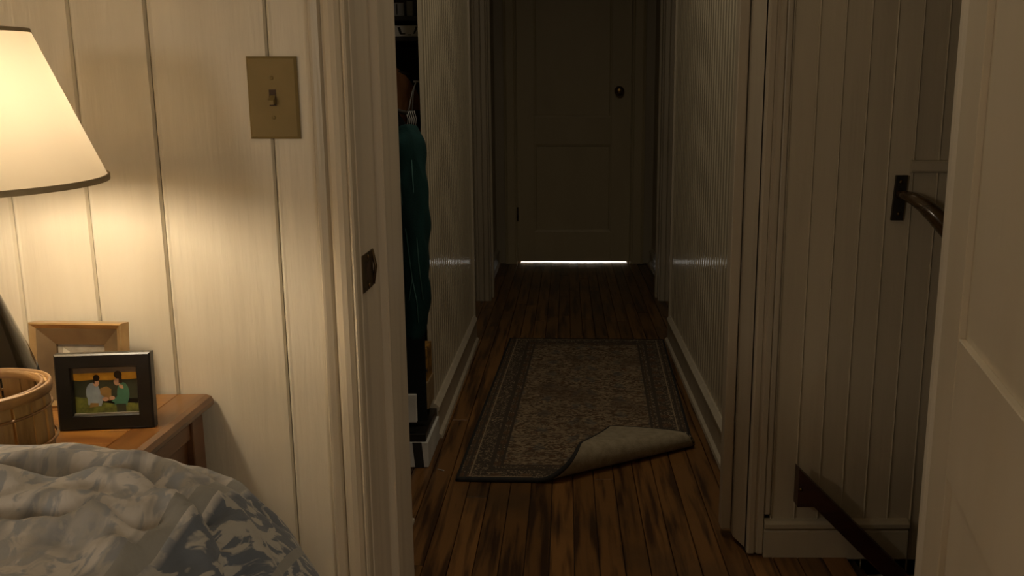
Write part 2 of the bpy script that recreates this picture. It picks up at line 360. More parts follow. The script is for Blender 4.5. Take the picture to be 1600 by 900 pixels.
# corner post at the near end of the right hall wall (frame of the stair opening): three boards
post = empty('trim_4', (.42, 1.95, 0), kind='structure')
m_ = MB(); m_.box(.368, .391, 1.975, 2.012, .020, CEIL, .0025); rel(m_.build('corner_board', M_halltrim), post)
m_ = MB(); m_.prism([(.3935, 1.999), (.3935, 1.955), (.409, 1.905), (.4105, 1.903), (.4105, 1.999)], .012, CEIL); rel(m_.build('corner_board', M_halltrim), post)
m_ = MB(); m_.prism([(.4125, 1.90), (.4125, 1.886), (.416, 1.883), (.427, 1.883), (.429, 1.887), (.433, 1.887), (.436, 1.8815), (.446, 1.8815), (.449, 1.886), (.449, 1.90)], .006, CEIL); rel(m_.build('corner_board', M_halltrim), post)
m_ = MB(); m_.box(.4125, .46, 1.902, 2.012, 0, CEIL); rel(m_.build('post_core', M_iron), post)
m_ = MB(); m_.box(.449, .462, 1.884, 1.90, .10, CEIL, .003); rel(m_.build('edge_bead', M_halltrim), post)

# stair wall facing the viewer: narrow boards, baseboard, ledge
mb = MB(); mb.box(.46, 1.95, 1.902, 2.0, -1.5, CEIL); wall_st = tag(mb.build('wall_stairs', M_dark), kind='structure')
BW = .0528; x = .4625; i = 0
src = None
while x < 1.9:
    if src is None:
        m_ = MB(); w_ = BW / 2
        m_.prism([(-w_ + .0001, .012), (-w_ + .0001, 0), (-w_ + .0008, -.0024), (-w_ + .0021, -.0036), (-w_ + .0034, -.0026), (-w_ + .0040, 0), (w_ - .0001, 0), (w_ - .0001, .012)], -1.5, CEIL)
        src = m_.build('stair_board', M_stair, wall_st, (x + BW / 2, 1.89, 0))
    else: share('stair_board', src, wall_st, (x + BW / 2, 1.89, 0))
    x += BW
m_ = MB(); m_.prism([(1.891, -.004), (1.876, -.004), (1.876, .062), (1.880, .066), (1.880, .070), (1.872, .073), (1.872, .082), (1.878, .088), (1.891, .090)], .449, .775, 'x')
tag(m_.build('baseboard_stairs', M_stair), kind='structure')
m_ = MB(); m_.prism([(1.891, .870), (1.879, .872), (1.876, .876), (1.876, .892), (1.880, .896), (1.891, .898)], .722, 1.9, 'x'); tag(m_.build('trim_5', M_stair), kind='structure')
# stairs going down behind the bedroom wall
st = empty('trim_6', (XS0, 1.7, 0), kind='structure')
for k in range(6):
    m_ = MB(); x0 = XS0 + .004 + k * .205; zt = -.2 * (k + 1)
    m_.box(x0 - .004, x0 + .225, 1.525, 1.872, zt - .025, zt, .004); rel(m_.build('stair_tread', M_tedge), st)
    m_ = MB(); m_.box(x0 - .004, x0 + .012, 1.525, 1.872, zt, zt + .174); rel(m_.build('stair_riser', M_tedge), st)
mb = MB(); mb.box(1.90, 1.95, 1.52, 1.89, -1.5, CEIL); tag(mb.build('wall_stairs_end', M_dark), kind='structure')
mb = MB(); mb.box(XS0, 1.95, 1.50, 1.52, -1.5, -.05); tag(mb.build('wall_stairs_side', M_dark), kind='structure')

# handrails of the stairs
hr = empty('handrail', (.51, 1.87, .18), 'dark wooden handrail sloping down from low on the stair wall by the baseboard', 'handrail')
m_ = MB(); sl = 1.01
m_.prism([(.508, .232), (.508, .143), (.545, .143), (1.245, .143 - .70 * sl), (1.245, .212 - .70 * sl + .0), (.522, .218)], 1.832, 1.866, 'y')
rel(m_.build('rail', M_rail), hr)
for xx in (.530, 1.1):
    m_ = MB(); zz = .19 - (xx - .530) * sl; m_.tube([(xx, 1.866, zz - .01), (xx, 1.880, zz - .01), (xx, 1.8895, zz - .01)], [.008, .008, .016], 10); rel(m_.build('bracket', M_iron), hr)
m_ = MB(); m_.lathe([(0, 0), (.004, 0), (.003, .002), (0, .003)], n=10, M=Matrix.Translation((.514, 1.832, .185)) @ Matrix.Rotation(PI / 2, 4, 'X')); rel(m_.build('screw', M_brass), hr)
hr = empty('handrail', (.70, 1.88, .82), 'polished round handrail on a black iron plate near the door edge', 'handrail')
m_ = MB(); m_.prism([(.687, .771), (.711, .771), (.716, .866), (.692, .866)], 1.879, 1.887, 'y'); pl = rel(m_.build('wall_plate', M_iron), hr); pl['label'] = 'black iron wall plate'
for z in (.785, .852):
    m_ = MB(); m_.lathe([(0, 0), (.0045, 0), (.0035, .002), (0, .0028)], n=10, M=Matrix.Translation((.7015, 1.879, z)) @ Matrix.Rotation(PI / 2, 4, 'X')); o = m_.build('screw', M_brassdark); o.parent = pl
path = [(.700, 1.880, .826), (.706, 1.862, .825), (.716, 1.842, .821), (.732, 1.825, .809), (.752, 1.812, .789), (.775, 1.803, .763), (.80, 1.80, .737), (.95, 1.80, .587), (1.3, 1.80, .237), (1.6, 1.80, -.063)]
m_ = MB(); m_.tube(path, [.009, .0105, .013, .016, .0185, .020, .0205, .0205, .0205, .0205], 18); rel(m_.build('rail', M_railpol), hr)
m_ = MB(); m_.tube([(1.4, 1.80, .145), (1.4, 1.84, .11), (1.4, 1.89, .11)], .007, 8); rel(m_.build('bracket', M_iron), hr)

# far part of the hall
mb = MB(); mb.box(-.80, -.60, 3.83, 4.67, 0, CEIL); tag(mb.build('wall_far_left', M_hall), kind='structure')
mb = MB(); mb.box(.70, .90, 3.83, 4.67, 0, CEIL); tag(mb.build('wall_far_right', M_hall), kind='structure')
mb = MB(); mb.box(-.60, XL - .025, 3.80, 3.83, 0, CEIL); mb.box(XR + .06, .9, 3.80, 3.83, 0, CEIL); tag(mb.build('wall_corner', M_hall), kind='structure')
def cased(name, x0, x1, sgn):
    """fluted casing board at the far opening with a deep jamb, sgn = side of the opening"""
    fr = empty(name, ((x0 + x1) / 2, 4.67, 0), kind='structure')
    xi, xo = (x1, x0) if sgn > 0 else (x0, x1)
    d = abs(x1 - x0); f = lambda t: xo + (xi - xo) * t
    m_ = MB(); m_.prism([(f(0), 4.70), (f(0), 4.662), (f(.06), 4.655), (f(.12), 4.662), (f(.2), 4.666), (f(.24), 4.660), (f(.50), 4.660), (f(.54), 4.667), (f(.60), 4.660), (f(.84), 4.661), (f(.88), 4.668), (f(.93), 4.661), (f(1), 4.664), (f(1), 4.70)], 0, CEIL)
    rel(m_.build('side_casing', M_halltrim), fr)
    m_ = MB(); a, b = sorted((f(.30), f(1) - sgn * .003)); m_.box(a, b, 4.70, 4.83, 0, CEIL, .002); rel(m_.build('jamb_board', M_hall), fr)
    m_ = MB(); a, b = sorted((f(.9), f(1) + sgn * .009)); m_.box(a, b, 4.745, 4.785, 0, CEIL, .003); rel(m_.build('door_stop', M_hall), fr)
cased('trim_7', -.482, -.401, 1); cased('trim_8', .489, .571, -1)
mb = MB(); mb.box(-.80, -.482, 4.67, 4.83, 0, CEIL); mb.box(.571, .90, 4.67, 4.83, 0, CEIL)
mb.box(-.80, -.462, 4.83, 5.86, 0, CEIL); mb.box(.566, .90, 4.83, 5.86, 0, CEIL); tag(mb.build('wall_alcove', M_hall), kind='structure')
base('baseboard_alcove_left', -.462, 4.83, 5.84, 1, .10); base('baseboard_alcove_right', .566, 4.83, 5.84, -1, .10)
DX0, DX1 = -.318, .416
mb = MB(); mb.box(-.80, DX0 - .012, 5.86, 5.96, 0, CEIL); mb.box(DX1 + .012, .90, 5.86, 5.96, 0, CEIL); mb.box(DX0 - .012, DX1 + .012, 5.86, 5.96, 2.05, CEIL)
tag(mb.build('wall_end', M_hall), kind='structure')
fr = empty('trim_9', (.05, 5.85, 0), kind='structure')
for xi, xo in ((DX0 - .006, DX0 - .082), (DX1 + .006, DX1 + .090)):
    f = lambda t: xo + (xi - xo) * t
    m_ = MB(); m_.prism([(f(0), 5.86), (f(0), 5.836), (f(.12), 5.832), (f(.2), 5.840), (f(.25), 5.842), (f(.8), 5.842), (f(.86), 5.838), (f(.95), 5.842), (f(1), 5.848), (f(1), 5.86)], 0, 2.12)
    rel(m_.build('side_casing', M_fardoor), fr)
m_ = MB(); m_.box(DX0 - .082, DX1 + .09, 5.84, 5.86, 2.05, 2.13, .003); rel(m_.build('head_casing', M_fardoor), fr)
for a, b in ((DX0 - .012, DX0 - .003), (DX1 + .003, DX1 + .012)):
    m_ = MB(); m_.box(a, b, 5.86, 5.96, 0, 2.05); rel(m_.build('jamb_board', M_fardoor), fr)
# far door
for a, b in ((DX0 - .003, DX0 + .014), (DX1 - .014, DX1 + .003)):
    m_ = MB(); m_.box(a, b, 5.890, 5.91, 0, 2.05); rel(m_.build('door_stop', M_fardoor), fr)
fd = empty('door_2', (.049, 5.87, .012), kind='structure')
Z0 = .0135
def fpart(n, x0, x1, z0, z1, y0=5.852, y1=5.888, bev=.0015):
    m_ = MB(); m_.box(x0, x1, y0, y1, z0, z1, bev, 1); return rel(m_.build(n, M_fardoor), fd)
PX0, PX1 = -.207, .290
fpart('stile', DX0, PX0, Z0, 2.04); fpart('stile', PX1, DX1, Z0, 2.04)
for a, b in ((Z0, .214), (.782, .955), (1.9, 2.04)): fpart('rail', PX0 - .0002, PX1 + .0002, a, b)
for a, b in ((.214, .782), (.955, 1.9)):
    fpart('door_panel', PX0 - .008, PX1 + .008, a - .008, b + .008, 5.864, 5.876, 0)
    mm = MB()
    for z, s_ in ((a, 1), (b, -1)):
        mm.prism([(5.853, z), (5.856, z + s_ * .010), (5.863, z + s_ * .014), (5.865, z)], PX0, PX1, 'x')
    for xx, s_ in ((PX0, 1), (PX1, -1)):
        mm.prism([(xx, 5.853), (xx + s_ * .010, 5.856), (xx + s_ * .014, 5.863), (xx, 5.865)], a, b, 'z')
    rel(mm.build('panel_moulding', M_fardoor), fd)
kb = MB(); T = Matrix.Translation((.338, 5.852, 1.12)) @ Matrix.Rotation(PI / 2, 4, 'X')
kb.lathe([(0, 0), (.031, 0), (.031, .003), (.026, .007), (.012, .010)], n=28, M=T)
kb = rel(kb.build('rosette', M_brass), fd)
m_ = MB(); m_.lathe([(.012, .008), (.010, .026), (.018, .032), (.027, .042), (.029, .052), (.024, .061), (.012, .065), (.0, .0655)], n=28, M=T); o = m_.build('door_knob', M_brass); o.parent = kb
for z in (.33, 1.75):
    m_ = MB(); m_.tube([(DX0 - .002, 5.846, z - .045), (DX0 - .002, 5.846, z + .045)], .006, 10); rel(m_.build('hinge', M_brassdark), fd)
mb = MB(); mb.box(-1.55, -1.5, 5.96, 8.2, 0, CEIL); mb.box(1.5, 1.55, 5.96, 8.2, 0, CEIL); mb.box(-1.55, 1.55, 8.15, 8.2, 0, CEIL); mb.box(-1.55, -.8, 5.9, 5.96, 0, CEIL); mb.box(.9, 1.55, 5.9, 5.96, 0, CEIL)
tag(mb.build('wall_far_room', M_room), kind='structure')

# closet box behind the partition
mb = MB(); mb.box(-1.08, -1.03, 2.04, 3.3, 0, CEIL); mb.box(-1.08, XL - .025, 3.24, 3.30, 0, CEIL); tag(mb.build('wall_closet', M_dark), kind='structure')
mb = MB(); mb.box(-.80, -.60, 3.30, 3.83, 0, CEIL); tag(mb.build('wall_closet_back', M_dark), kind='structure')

# ---------------------------------------------------------------- light switch
sw = empty('light_switch', (-.4555, YB, 1.02), 'beige toggle light switch on the cream boards left of the doorway', 'switch')
c0 = P(427.5, 153, YB - .003); c0.y = YB
sw.location = c0
hw, hh = .0385, .0625
m_ = MB(); b = bmesh.new()
q = [(-hw, 0, -hh), (hw, 0, -hh), (hw, 0, hh), (-hw, 0, hh)]; ins = .0035
r0 = [b.verts.new(Vector(p) + Vector((0, .002, 0))) for p in q]; r1 = [b.verts.new(Vector(p) + Vector((0, -.004, 0))) for p in q]
r2 = [b.verts.new((p[0] * (1 - ins / hw), -.0068, p[2] * (1 - ins / hh))) for p in q]
for a, d in ((r0, r1), (r1, r2)):
    for i in range(4): b.faces.new((a[i], a[(i + 1) % 4], d[(i + 1) % 4], d[i]))
b.faces.new(r2); b.faces.new(r0[::-1]); bmesh.ops.recalc_face_normals(b, faces=b.faces[:])
m_.merge(b); m_.build('cover_plate', M_plate, sw)
m_ = MB(); m_.box(-.0055, .0055, -.0072, -.005, -.0125, .0125); sl_ = m_.build('toggle_slot', M_slot, sw)
m_ = MB(); m_.prism([(-.0065, .004), (-.018, -.004), (-.018, -.0105), (-.0065, -.0085)], -.0042, .0042, 'x'); m_.build('toggle', M_plate, sw)
for z in (.030, -.030):
    m_ = MB(); m_.lathe([(0, 0), (.0030, 0), (.0024, .0010), (0, .0012)], n=14, M=Matrix.Translation((0, -.0068, z)) @ Matrix.Rotation(PI / 2, 4, 'X')); m_.build('screw', M_plate, sw)

# ---------------------------------------------------------------- nightstand
TX0, TX1, TY0, TY1, TZ = -1.14, -.583, .905, 1.412, .54
ns = empty('nightstand', ((TX0 + TX1) / 2, 1.15, 0), 'honey brown wooden nightstand with planked top against the cream wall', 'nightstand')
def npart(n, m, *a, bev=.002):
    m_ = MB(); m_.box(*a, bev, 2); return rel(m_.build(n, m), ns)
ys = [TY0 + .03, 1.02, 1.13, 1.24, 1.33, TY1]
for a, b in zip(ys, ys[1:]): npart('top_plank', M_table, TX0, TX1 - .058, a + .0005, b - .0005, TZ - .018, TZ, bev=.0012)
m_ = MB(); m_.prism([(TX1 - .057, TZ - .022), (TX1 - .057, TZ - .0003), (TX1 - .012, TZ), (TX1 - .004, TZ - .003), (TX1, TZ - .010), (TX1 - .001, TZ - .017), (TX1 - .006, TZ - .022)], TY0, TY1, 'y'); rel(m_.build('top_edge', M_nose), ns)
m_ = MB(); m_.prism([(TY0 + .0295, TZ - .022), (TY0 + .0295, TZ), (TY0 + .008, TZ), (TY0 + .002, TZ - .006), (TY0 + .002, TZ - .016), (TY0 + .008, TZ - .022)], TX0, TX1 - .0575, 'x'); rel(m_.build('top_edge', M_nose), ns)
for x_ in (TX0 + .014, TX1 - .054):
    for y_ in (TY0 + .02, TY1 - .062):
        npart('leg', M_tedge, x_, x_ + .042, y_, y_ + .042, 0, TZ - .022)
for x_ in (TX0 + .02, TX1 - .040):
    npart('side_panel', M_tedge, x_, x_ + .018, TY0 + .062, TY1 - .062, .16, TZ - .024)
    npart('side_rail', M_tedge, x_ - .001, x_ + .024, TY0 + .062, TY1 - .062, TZ - .056, TZ - .023)
npart('back_panel', M_tedge, TX0 + .056, TX1 - .054, TY1 - .04, TY1 - .028, .16, TZ - .024)
npart('shelf', M_table, TX0 + .03, TX1 - .04, TY0 + .04, TY1 - .04, .14, .158)
dr = npart('drawer', M_table, TX0 + .058, TX1 - .056, TY0 + .022, TY0 + .042, .36, TZ - .028)
m_ = MB(); m_.lathe([(0, 0), (.008, 0), (.007, .012), (.014, .018), (.013, .026), (0, .029)], n=20, M=Matrix.Translation(((TX0 + TX1) / 2, TY0 + .022, .44)) @ Matrix.Rotation(PI / 2, 4, 'X')); o = m_.build('knob', M_brass); o.parent = dr; o.matrix_parent_inverse = Matrix.Translation(-Vector(ns.location))

# ---------------------------------------------------------------- table lamp
LX, LY = -.758, 1.128
lamp = empty('table_lamp', (LX, LY, TZ), 'lit table lamp with cream cone shade and dark bronze vase base', 'lamp')
m_ = MB(); m_.lathe([(0, 0), (.052, 0), (.056, .006), (.050, .014), (.043, .022), (.047, .034), (.054, .055), (.062, .075), (.061, .098), (.056, .125), (.047, .155), (.0365, .185), (.0265, .215), (.018, .240), (.0135, .258), (.0165, .264), (.0165, .272), (.010, .276), (0, .277)], n=64)
m_.build('base', M_bronze, lamp)
m_ = MB(); m_.lathe([(0, .277), (.008, .277), (.008, .335), (.015, .338), (.0155, .385), (.013, .392), (0, .393)], n=24); m_.build('socket', M_brass, lamp)
SB, ST_ = .908 - TZ, 1.098 - TZ
bz = 0.997 - TZ
m_ = MB(); m_.lathe([(.0, -.056), (.012, -.055), (.014, -.040), (.022, -.022), (.0295, -.003), (.028, .014), (.020, .026), (.009, .032), (0, .033)], n=24, M=Matrix.Translation((0, 0, bz))); m_.build('bulb', M_bulb, lamp)
m_ = MB(); TS = Matrix.Translation((0, 0, (SB + ST_) / 2)) @ Matrix.Rotation(math.radians(2.5), 4, 'X')
hs = (ST_ - SB) / 2
R0, R1 = .162, .092
prof = [(R0 - (R0 - R1) * t, -hs + 2 * hs * t) for t in [i / 12 for i in range(13)]]
m_.lathe(prof, n=96, M=TS); shade = m_.build('lamp_shade', M_shade, lamp)
m_ = MB(); m_.lathe([(R0 + .0008, -hs - .001), (R0 + .0014, -hs + .0065), (R0 - .002, -hs + .0065), (R0 - .0018, -hs - .001), (R0 + .0008, -hs - .001)], n=96, M=TS); o = m_.build('bottom_binding', M_shadetrim); o.parent = shade
m_ = MB(); m_.lathe([(R1 + .0018, hs - .004), (R1 + .0008, hs + .001), (R1 - .002, hs + .001), (R1 - .0012, hs - .004), (R1 + .0018, hs - .004)], n=96, M=TS); o = m_.build('top_binding', M_shadetrim); o.parent = shade
m_ = MB()
for k in range(3):
    a = 2 * PI * k / 3 + .4; m_.tube([(0, 0, hs - .012), (R1 * .5 * math.cos(a), R1 * .5 * math.sin(a), hs - .01), (R1 * math.cos(a), R1 * math.sin(a), hs - .002)], .0014, 6, M=TS)
m_.build('spider', M_brass, lamp)
m_ = MB(); m_.tube([(.014, 0, .36), (.045, 0, .40), (.05, 0, .46), (.03, 0, .52), (0, 0, .545), (-.03, 0, .52), (-.05, 0, .46), (-.045, 0, .40), (-.014, 0, .36)], .0015, 6); m_.build('harp', M_brass, lamp)
m_ = MB(); m_.lathe([(0, .545), (.006, .546), (.004, .552), (.008, .560), (.005, .570), (0, .572)], n=16); m_.build('finial', M_brass, lamp)

# ---------------------------------------------------------------- slat basket
bk = empty('basket', (-.675, .966, TZ), 'woven wood slat basket with a hoop rim in front of the lamp', 'basket')
BR, BH = .0765, .150
NSL = 20
for k in range(NSL):
    a0 = 2 * PI * k / NSL; da = 2 * PI / NSL * .44; m_ = MB(); b = bmesh.new(); nn = 4; rows = [0, .03, .075, .12, BH]
    off = .0012 * (k % 2)
    def ring(rad):
        return [[b.verts.new(((rad + off - .004 * (1 - z / BH) + .0035 * math.sin(PI * z / BH)) * math.cos(a0 + (-1 + 2 * i / nn) * da), (rad + off - .004 * (1 - z / BH) + .0035 * math.sin(PI * z / BH)) * math.sin(a0 + (-1 + 2 * i / nn) * da), z)) for i in range(nn + 1)] for z in rows]
    Oo, Ii = ring(BR), ring(BR - .0022)
    for j in range(len(rows) - 1):
        for i in range(nn):
            b.faces.new((Oo[j][i], Oo[j][i + 1], Oo[j + 1][i + 1], Oo[j + 1][i])); b.faces.new((Ii[j][i + 1], Ii[j][i], Ii[j + 1][i], Ii[j + 1][i + 1]))
        b.faces.new((Oo[j][0], Oo[j + 1][0], Ii[j + 1][0], Ii[j][0])); b.faces.new((Oo[j][nn], Ii[j][nn], Ii[j + 1][nn], Oo[j + 1][nn]))
    for i in range(nn): b.faces.new((Oo[0][i], Ii[0][i], Ii[0][i + 1], Oo[0][i + 1])); b.faces.new((Oo[-1][i], Oo[-1][i + 1], Ii[-1][i + 1], Ii[-1][i]))
    m_.merge(b); m_.build('slat', M_slat, bk)
def hoop(z0, z1, r_in, r_out, n=72):
    m_ = MB(); m_.lathe([(r_in, z0), (r_out, z0 + .001), (r_out + .001, (z0 + z1) / 2), (r_out, z1 - .001), (r_in, z1), (r_in, z0)], n=n); return m_.build('hoop', M_hoop, bk)
hoop(BH - .010, BH + .003, BR + .0020, BR + .0050); hoop(BH - .026, BH - .0225, BR + .0024, BR + .0042); hoop(BH - .008, BH + .002, BR - .0058, BR - .0028); hoop(BH - .066, BH - .062, BR + .0048, BR + .0066); hoop(.012, .026, BR + .0002, BR + .004)
m_ = MB(); m_.lathe([(0, .004), (BR - .008, .004), (BR - .008, .0005), (0, .0005)], n=40); m_.build('bottom', M_slat, bk)

# ---------------------------------------------------------------- picture frames
def picture_frame(name, label, loc, rz, tilt, W, H, bw, T, m_face, m_in, bevel_in, sunk, b_in=.0006):
    e = empty(name, loc, label, 'picture frame', rz=rz); e.rotation_euler = (-tilt, 0, rz)
    b = bmesh.new()
    x, z = W / 2, H
    def rect(ix, iz0, iz1, y): return [b.verts.new(p) for p in ((-ix, y, iz0), (ix, y, iz0), (ix, y, iz1), (-ix, y, iz1))]
    loops = [rect(x, 0, z, T), rect(x, 0, z, .002), rect(x - .0025, .0025, z - .0025, 0), rect(x - bevel_in, bevel_in, z - bevel_in, b_in), rect(x - bw, bw, z - bw, sunk), rect(x - bw, bw, z - bw, T)]
    mi = [0, 0, 0, 1, 1]
    for k in range(5):
        for i in range(4):
            f = b.faces.new((loops[k][i], loops[k][(i + 1) % 4], loops[k + 1][(i + 1) % 4], loops[k + 1][i])); f.material_index = mi[k]
    bmesh.ops.recalc_face_normals(b, faces=b.faces[:])
    m = bpy.data.meshes.new('frame_border'); b.to_mesh(m); b.free(); m.materials.append(m_face); m.materials.append(m_in)
    o = bpy.data.objects.new('frame_border', m); COL.objects.link(o); o.parent = e
    m_ = MB(); m_.box(-x + .003, x - .003, T - .003, T, .003, z - .003); m_.build('backing_board', M_iron, e)
    m_ = MB(); m_.prism([(T, H * .72), (T + .004, H * .74), (T + .050, .006 + math.tan(tilt) * .05), (T + .046, .003 + math.tan(tilt) * .05)], -.018, .018, 'x'); m_.build('easel_leg', M_iron, e)
    return e
# black frame with the photograph of two people at sunset
pf = picture_frame('picture_frame', 'small black picture frame with sunset photo of two people, beside the basket', (-.6735, 1.243, TZ + .001), math.radians(7), math.radians(4), .133, .113, .0215, .016, M_black, M_black, .020, .004)
def pm(name, c, c2=None, s=60): return mat(name, c, .35, coat=.3, coat_rough=.12, noise=((s, s, s), c2 or tuple(k * .7 for k in c[:3]), 4, .35, .7))
pic = [pm('print_dusk', (.27, .21, .14, 1)), pm('print_gold', (.70, .40, .05, 1), (.50, .25, .03)), pm('print_trees', (.045, .05, .03, 1)), pm('print_grass', (.17, .18, .04, 1), (.07, .08, .02), 140),
       pm('print_blue_shirt', (.24, .29, .34, 1)), pm('print_green_shirt', (.07, .19, .12, 1)), pm('print_skin', (.52, .30, .20, 1)), pm('print_hair', (.035, .022, .014, 1)), pm('print_tan', (.28, .17, .06, 1))]
W2, H2, z0 = .0455, .0705, .0212
PXY = lambda u, v: (-W2 + 2 * W2 * u, z0 + H2 * (1 - v))
m_ = MB(); lay = [0]
def cut(mi, pts, d):
    m_.mi = mi; m_.poly([(PXY(u, v)[0], .0105 - d, PXY(u, v)[1]) for u, v in pts])
def oval(mi, cu, cv, ru, rv, d, n=18, rot=0):
    cut(mi, [(cu + ru * math.cos(t) * math.cos(rot) - rv * math.sin(t) * math.sin(rot), cv + rv * math.sin(t) * math.cos(rot) * 1 + ru * math.cos(t) * math.sin(rot)) for t in [-2 * PI * i / n for i in range(n)]], d)
cut(0, [(0, .14), (1, .14), (1, 0), (0, 0)], 0); cut(1, [(0, .30), (.3, .28), (.7, .30), (1, .27), (1, .13), (0, .13)], .0001); cut(2, [(0, .66), (1, .70), (1, .27), (.9, .29), (.7, .28), (.5, .30), (.3, .27), (.1, .29), (0, .27)], .0002)
cut(3, [(0, 1), (1, 1), (1, .80), (.8, .78), (.6, .80), (.4, .74), (.2, .66), (0, .62)], .0003)
cut(8, [(.38, .72), (.56, .72), (.57, .48), (.50, .42), (.40, .46)], .0004)
oval(4, .29, .55, .11, .22, .0005); cut(4, [(.20, .80), (.40, .84), (.44, .70), (.34, .56), (.20, .62)], .00055); cut(4, [(.30, .58), (.36, .54), (.47, .66), (.44, .72)], .0006)
cut(8, [(.22, .86), (.36, .84), (.36, .77), (.24, .76)], .00062)
oval(6, .345, .34, .048, .075, .0006); oval(7, .355, .235, .05, .07, .00065); cut(7, [(.30, .34), (.325, .36), (.33, .2), (.31, .22)], .0007)
oval(5, .75, .58, .095, .24, .0005); cut(5, [(.60, .82), (.80, .84), (.84, .60), (.70, .52), (.62, .70)], .00055); cut(2, [(.64, 1), (.78, 1), (.78, .80), (.63, .80)], .00058)
cut(5, [(.56, .74), (.60, .70), (.72, .58), (.76, .66), (.62, .78)], .0006); oval(6, .665, .33, .050, .078, .0006); oval(7, .685, .18, .062, .085, .00065); cut(7, [(.69, .36), (.745, .36), (.74, .16), (.70, .16)], .0007)
oval(6, .47, .69, .05, .045, .0007); oval(6, .575, .67, .045, .04, .0007); cut(6, [(.70, .46), (.76, .48), (.75, .40), (.69, .38)], .00062)
prn = m_.build('photo_print', pic, pf)
m_ = MB(); m_.box(-W2, W2, .0125, .0135, z0, z0 + H2); m_.build('photo_mount', M_iron, pf)
m_ = MB(); m_.box(-W2, W2, .0048, .0082, z0 - .0003, z0 + .0022); m_.build('inner_lip', mat('grey_lip', (.22, .20, .17, 1), .4, noise=((20, 20, 20), (.18, .16, .14), 3, .4, .7)), pf)
# bronze frame behind it
gf = picture_frame('picture_frame', 'bronze gilt picture frame leaning behind the black frame against the wall', (-.769, 1.340, TZ + .001), math.radians(-3), math.radians(6), .150, .134, .036, .024, M_gold, M_goldflat, .0095, .015, .006)
m_ = MB(); gm = [pm('print_pale_grey', (.30, .27, .22, 1)), pm('print_brown', (.12, .09, .06, 1)), pm('print_white', (.55, .52, .46, 1)), pm('print_slate', (.16, .17, .17, 1))]
m_.poly([(-.04, .0192, .035), (.04, .0192, .035), (.04, .0192, .099), (-.04, .0192, .099)]); m_.mi = 1
m_.poly([(-.04, .0190, .035), (.04, .0190, .035), (.04, .0190, .050), (-.04, .0190, .046)]); m_.mi = 2
m_.poly([(-.034, .0188, .062), (-.024, .0188, .058), (-.020, .0188, .086), (-.030, .0188, .092)]); m_.mi = 3
m_.poly([(-.020, .0187, .05), (.012, .0187, .05), (.014, .0187, .078), (-.016, .0187, .08)]); m_.build('photo_print', gm, gf)
m_ = MB(); m_.box(-.0405, .0405, .0196, .021, .034, .1); m_.build('photo_mount', M_iron, gf)

# ---------------------------------------------------------------- bed and comforter
bed = empty('bed', (-.9, -.1, 0), 'bed with a mattress under the comforter in the near left corner', 'bed')
m_ = MB(); m_.box(-1.62, -.33, -1.2, .76, .36, .56, .05, 3); rel(m_.build('mattress', mat('mattress_ticking', (.45, .42, .36, 1), .8, noise=((30, 30, 30), (.4, .37, .32), 3, .4, .7))), bed)
m_ = MB(); m_.box(-1.60, -.36, -1.18, .74, .22, .36, .01); rel(m_.build('bed_base', M_tedge), bed)
for x_ in (-1.55, -.46):
    for y_ in (-1.1, .62): m_ = MB(); m_.box(x_, x_ + .06, y_, y_ + .06, 0, .22, .004); rel(m_.build('leg', M_tedge), bed)

